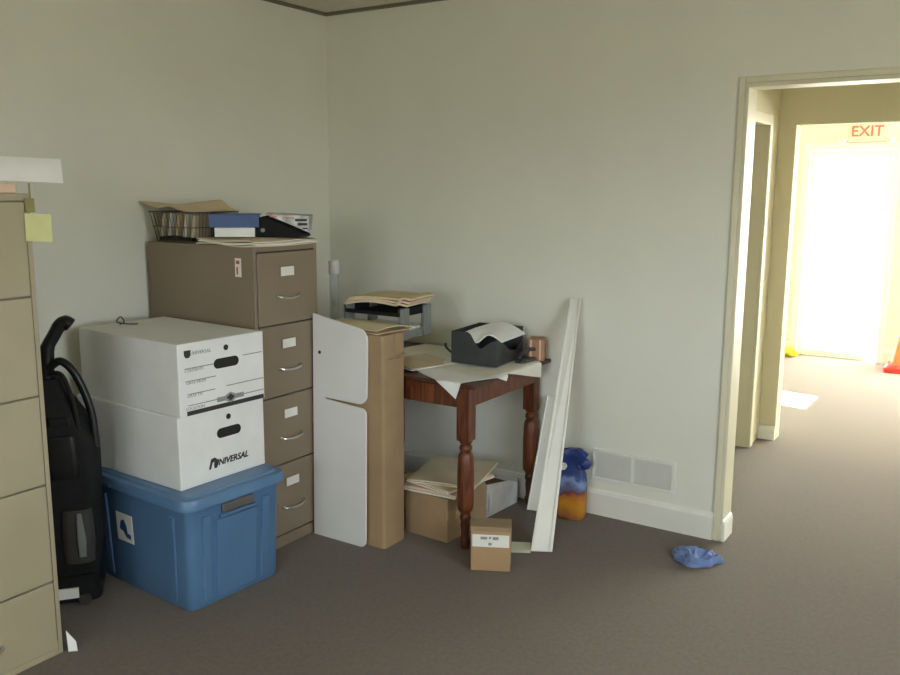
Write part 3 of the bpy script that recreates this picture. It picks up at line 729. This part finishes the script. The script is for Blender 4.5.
# ================================================================ LEANING STRIPS
def strip(name, label, b0, b1, t0, t1, th, rib):
    """a channel-shaped lath: bottom corners b0,b1 and top corners t0,t1"""
    t = thing(name, label, 'strip', (0,0,0))
    b0, b1, t0, t1 = map(Vector, (b0, b1, t0, t1))
    n = (b1-b0).cross(t0-b0).normalized()
    if n.y > 0: n = -n
    def part(f0, f1, d0, d1):
        bm = B()
        vs = [p.lerp(q, f)+n*d for p, q in ((b0, b1), (t0, t1)) for f in (f0, f1) for d in (d0, d1)]
        v = [bm.verts.new(p) for p in vs]
        for f in ((0,1,3,2),(4,6,7,5),(0,4,5,1),(2,3,7,6),(0,2,6,4),(1,5,7,3)): bm.faces.new([v[i] for i in f])
        return bm
    obj('face', part(0, 1, 0, th), M_strip, t, .002)
    for f0, f1 in rib: obj('edge_rib', part(f0, f1, th, th+.008), M_strip, t, .002)
    return t, b0, b1, t0, t1, n
o, b0, b1, t0, t1, n = strip('leaning_strip', 'long white vinyl strip leaning against the back wall right of the table', (1.620,-.587,.006), (1.703,-.543,.006), (1.510,-.022,1.045), (1.565,-.022,1.047), .010, ((0,.16),(.84,1)))
bm = B(); q = b0.lerp(b1,.0)+n*.002
bx(bm, (1.618,-.600,.0), (1.700,-.535,.004)); bm.free()
o2 = strip('short_white_strip', 'short wide white strip leaning behind the long one', (1.375,-.150,.006), (1.490,-.138,.006), (1.405,-.020,.555), (1.500,-.020,.555), .010, ((0,.06),))
t = o2[0]
for f, g in ((.30,.62),(.42,.55)):
    c = o2[1].lerp(o2[2], f).lerp(o2[3].lerp(o2[4], f), g)
    bm = B(); tube(bm, [c+o2[5]*.009, c+o2[5]*.0108], .006, 10); obj('screw_hole', bm, M_dgrey, t)

# ================================================================ PRINTED BAG
t = thing('product_bag', 'blue and orange printed bag with twisted top by the wall vent', 'bag', (1.585, -.105, 0), 15)
bm = B()
def brec(hx, hy, r, z, wob=0, dx=0, dy=0):
    return [(x*(1+wob*math.sin(9*math.atan2(y, x)))+dx, y*(1+wob*math.sin(9*math.atan2(y, x)))+dy, zz) for x, y, zz in rrect(0,0,hx,hy,r,z,5)]
loft(bm, [brec(.062,.045,.03,0), brec(.070,.052,.033,.015), brec(.072,.053,.033,.10,.01), brec(.070,.050,.03,.17,.03), brec(.064,.044,.028,.215,.06), brec(.052,.034,.02,.245,.10)])
obj('bag_body', bm, M_bag, t, smooth=True)
bm = B()
loft(bm, [brec(.052,.034,.02,.24,.10), brec(.042,.028,.02,.268,.2,-.006), brec(.050,.034,.02,.29,.30,-.004), brec(.058,.036,.02,.312,.34,.002), brec(.046,.028,.018,.330,.36,.004), brec(.022,.016,.008,.343,.3,.008)])
for v in bm.verts: v.co += Vector((1,.6,.5))*.012*noise.noise(v.co*38)
nk = obj('twisted_top', bm, M_bluebag, t, smooth=True)
for c, r in (((.060,-.01,.272),(.030,.016,.030)), ((-.050,-.01,.305),(.026,.014,.016))):
    bm = B(); bmesh.ops.create_icosphere(bm, subdivisions=3, radius=1)
    for v in bm.verts:
        k = 1+.18*noise.noise(v.co*2.2+Vector(c)*9)
        v.co = Vector((v.co.x*r[0]*k+c[0], v.co.y*r[1]*k+c[1], v.co.z*r[2]*k+c[2]))
    obj('ruffle', bm, M_bluebag, nk, smooth=True)
bm = B(); prism(bm, arc(-.035,.262,.016,0,330,11), lambda u, v, w: (u, -.050+w, v), .02); obj('white_print', bm, M_paper, t, label='white printed spot')

# ================================================================ BLUE CLOTH ON THE FLOOR
bm = B(); bmesh.ops.create_uvsphere(bm, u_segments=64, v_segments=28, radius=1)
for v in bm.verts:
    p = v.co.copy(); a = math.atan2(p.y, p.x)
    k = 1+.10*math.sin(3*a+.6)+.07*math.sin(7*a+2)
    n1 = 1-abs(noise.noise(p*1.9+Vector((3,1,7)))*2); n2 = noise.noise(p*4.5)
    z = max(0, p.z)
    h = .032*z**.7*(.5+.9*n1)+.010*n2*(z > .02)
    v.co = (p.x*.10*k, p.y*.080*k*(1+.12*n2), max(.001, .004+h))
o = obj('crumpled_cloth', bm, M_cloth, smooth=True); tag(o, 'crumpled blue cloth on the carpet in front of the doorway', 'cloth')
o.location = (2.245, -.262, 0); o.rotation_euler = (0,0,math.radians(18))

# ================================================================ ENTRANCE ROOM OBJECTS
t = thing('exit_sign', 'red EXIT sign above the bright glazed door', 'exit sign', (2.06, FY, 2.085))
bm = B(); bx(bm, (-.15, -.05, -.085), (.15, 0, .085)); obj('housing', bm, M_exit, t, .006)
text('lettering', 'EXIT', .13, M_exitred, t, face_my(0, -.0508, .0), bold=.002)
for x in (-.20, .20):
    bm = B(); tube(bm, [(x*.74,-.03,-.06),(x,-.035,-.06)], .008, 8); lathe(bm, [(.02,-.10),(.032,-.085),(.032,-.06),(.02,-.05)], x, -.04, 14); obj('emergency_lamp', bm, M_trim, t, smooth=True)
t = thing('traffic_cone', 'orange cone on red base by the right side of the glazed door', 'cone', (2.53, 4.64, 0))
bm = B(); loft(bm, [rrect(0,0,.13,.13,.02,0,3), rrect(0,0,.13,.13,.02,.04,3), rrect(0,0,.11,.11,.05,.07,3)]); obj('base', bm, M_red, t, .004, label='red square base')
bm = B(); lathe(bm, [(.095,.06),(.075,.16),(.055,.26),(.032,.38),(.012,.385)], 0, 0, 20); obj('cone_body', bm, M_orange, t, smooth=True)
bm = B(); lathe(bm, [(.0588,.17),(.0455,.235),(.044,.235),(.057,.17)], 0, 0, 20); bm.free()
bm = B(); bmesh.ops.create_icosphere(bm, subdivisions=3, radius=1)
for v in bm.verts:
    k = 1+.3*noise.noise(v.co*2.5+Vector((4,4,1)))
    v.co = (v.co.x*.075*k, v.co.y*.06*k, max(0, .05+v.co.z*.055*k))
o = obj('yellow_bag', bm, M_yellow, smooth=True); tag(o, 'small yellow bundle on the floor left of the glazed door', 'bag'); o.location = (1.56, 4.80, 0)

# ================================================================ LIGHT
W = bpy.data.worlds.new('World'); S.world = W; W.use_nodes = True
nt = W.node_tree; bg = nt.nodes['Background']
tc = nt.nodes.new('ShaderNodeTexCoord'); sp = nt.nodes.new('ShaderNodeSeparateXYZ'); nt.links.new(tc.outputs['Generated'], sp.inputs[0])
rp = nt.nodes.new('ShaderNodeValToRGB'); rp.color_ramp.elements[0].position = .48; rp.color_ramp.elements[1].position = .54
rp.color_ramp.elements[0].color = (.42, .40, .34, 1); rp.color_ramp.elements[1].color = (.88, .95, 1.0, 1)
mr = nt.nodes.new('ShaderNodeMapRange'); mr.inputs['From Min'].default_value = -1; nt.links.new(sp.outputs['Z'], mr.inputs['Value'])
nt.links.new(mr.outputs[0], rp.inputs['Fac'])
wm = nt.nodes.new('ShaderNodeMix'); wm.data_type = 'RGBA'; wm.blend_type = 'MULTIPLY'
wr = nt.nodes.new('ShaderNodeValToRGB'); wr.color_ramp.elements[0].position = .5; wr.color_ramp.elements[1].position = .8
wr.color_ramp.elements[0].color = (.97, .98, 1, 1); wr.color_ramp.elements[1].color = (1, .95, .84, 1)
mw = nt.nodes.new('ShaderNodeMapRange'); mw.inputs['From Min'].default_value = -1; nt.links.new(sp.outputs['Y'], mw.inputs['Value']); nt.links.new(mw.outputs[0], wr.inputs['Fac'])
wm.inputs['Factor'].default_value = 1
nt.links.new(rp.outputs['Color'], wm.inputs['A']); nt.links.new(wr.outputs['Color'], wm.inputs['B']); nt.links.new(wm.outputs['Result'], bg.inputs['Color'])
# the sky is brightest on the sunny street side (+Y), dimmer behind the building
my = nt.nodes.new('ShaderNodeMapRange'); my.interpolation_type = 'SMOOTHSTEP'
my.inputs['From Min'].default_value = .0; my.inputs['From Max'].default_value = .6; my.inputs['To Min'].default_value = 15.5; my.inputs['To Max'].default_value = 35.0
nt.links.new(sp.outputs['Y'], my.inputs['Value']); nt.links.new(my.outputs[0], bg.inputs['Strength'])
def portal(name, loc, rot, sx, sy):
    l = bpy.data.lights.new(name, 'AREA'); l.shape = 'RECTANGLE'; l.size = sx; l.size_y = sy
    l.cycles.is_portal = True
    o = bpy.data.objects.new(name, l); COL.objects.link(o); o.location = loc; o.rotation_euler = rot
    return o
h = PI/2
portal('window_portal', (XR+.13, (RW[0]+RW[1])/2, (RW[2]+RW[3])/2), (0, h, 0), RW[3]-RW[2], RW[1]-RW[0])
portal('window_portal', ((BW[0]+BW[1])/2, YB-.13, (BW[2]+BW[3])/2), (h, 0, 0), BW[1]-BW[0], BW[3]-BW[2])
portal('window_portal', (FX1+.13, (EW[0]+EW[1])/2, (EW[2]+EW[3])/2), (0, h, 0), EW[3]-EW[2], EW[1]-EW[0])
portal('window_portal', (3.71, FY+.11, 1.25), (-h, 0, 0), 2.18, 2.1)
portal('window_portal', ((DX0+DX1)/2, FY+.11, .98), (-h, 0, 0), .62, 1.85)
sl = bpy.data.lights.new('sun', 'SUN'); sl.energy = 380; sl.angle = math.radians(.6); sl.color = (1, .95, .86)
so = bpy.data.objects.new('sun', sl); COL.objects.link(so)
d = Vector((.80, -.15, -.55)); so.rotation_euler = d.to_track_quat('-Z', 'Y').to_euler(); so.location = (-3, 5, 4)

# ================================================================ CAMERA
cam = bpy.data.cameras.new('camera'); co = bpy.data.objects.new('camera', cam); COL.objects.link(co)
cam.sensor_width = 36; cam.lens = 863.595/900*36; cam.clip_start = .05
yaw, pitch, roll = .575983649, .169637279, .00556453
f = Vector((-math.sin(yaw)*math.cos(pitch), math.cos(yaw)*math.cos(pitch), -math.sin(pitch)))
r = Vector((math.cos(yaw), math.sin(yaw), 0)); u = r.cross(f)
c, s = math.cos(roll), math.sin(roll)
r2 = r*c+u*s; u2 = u*c-r*s
Mx = Matrix((r2, u2, -f)).transposed().to_4x4(); Mx.translation = (3.25265932, -3.75274165, 1.55374073)
co.matrix_world = Mx
S.camera = co
S.view_settings.view_transform = 'Standard'; S.view_settings.look = 'None'; S.view_settings.gamma = 1; S.view_settings.use_curve_mapping = False
S.view_settings.exposure = -0.22
S.cycles.max_bounces = 12; S.cycles.diffuse_bounces = 8; S.cycles.sample_clamp_indirect = 8
S.cycles.caustics_reflective = False; S.cycles.caustics_refractive = False
S.cycles.use_denoising = True
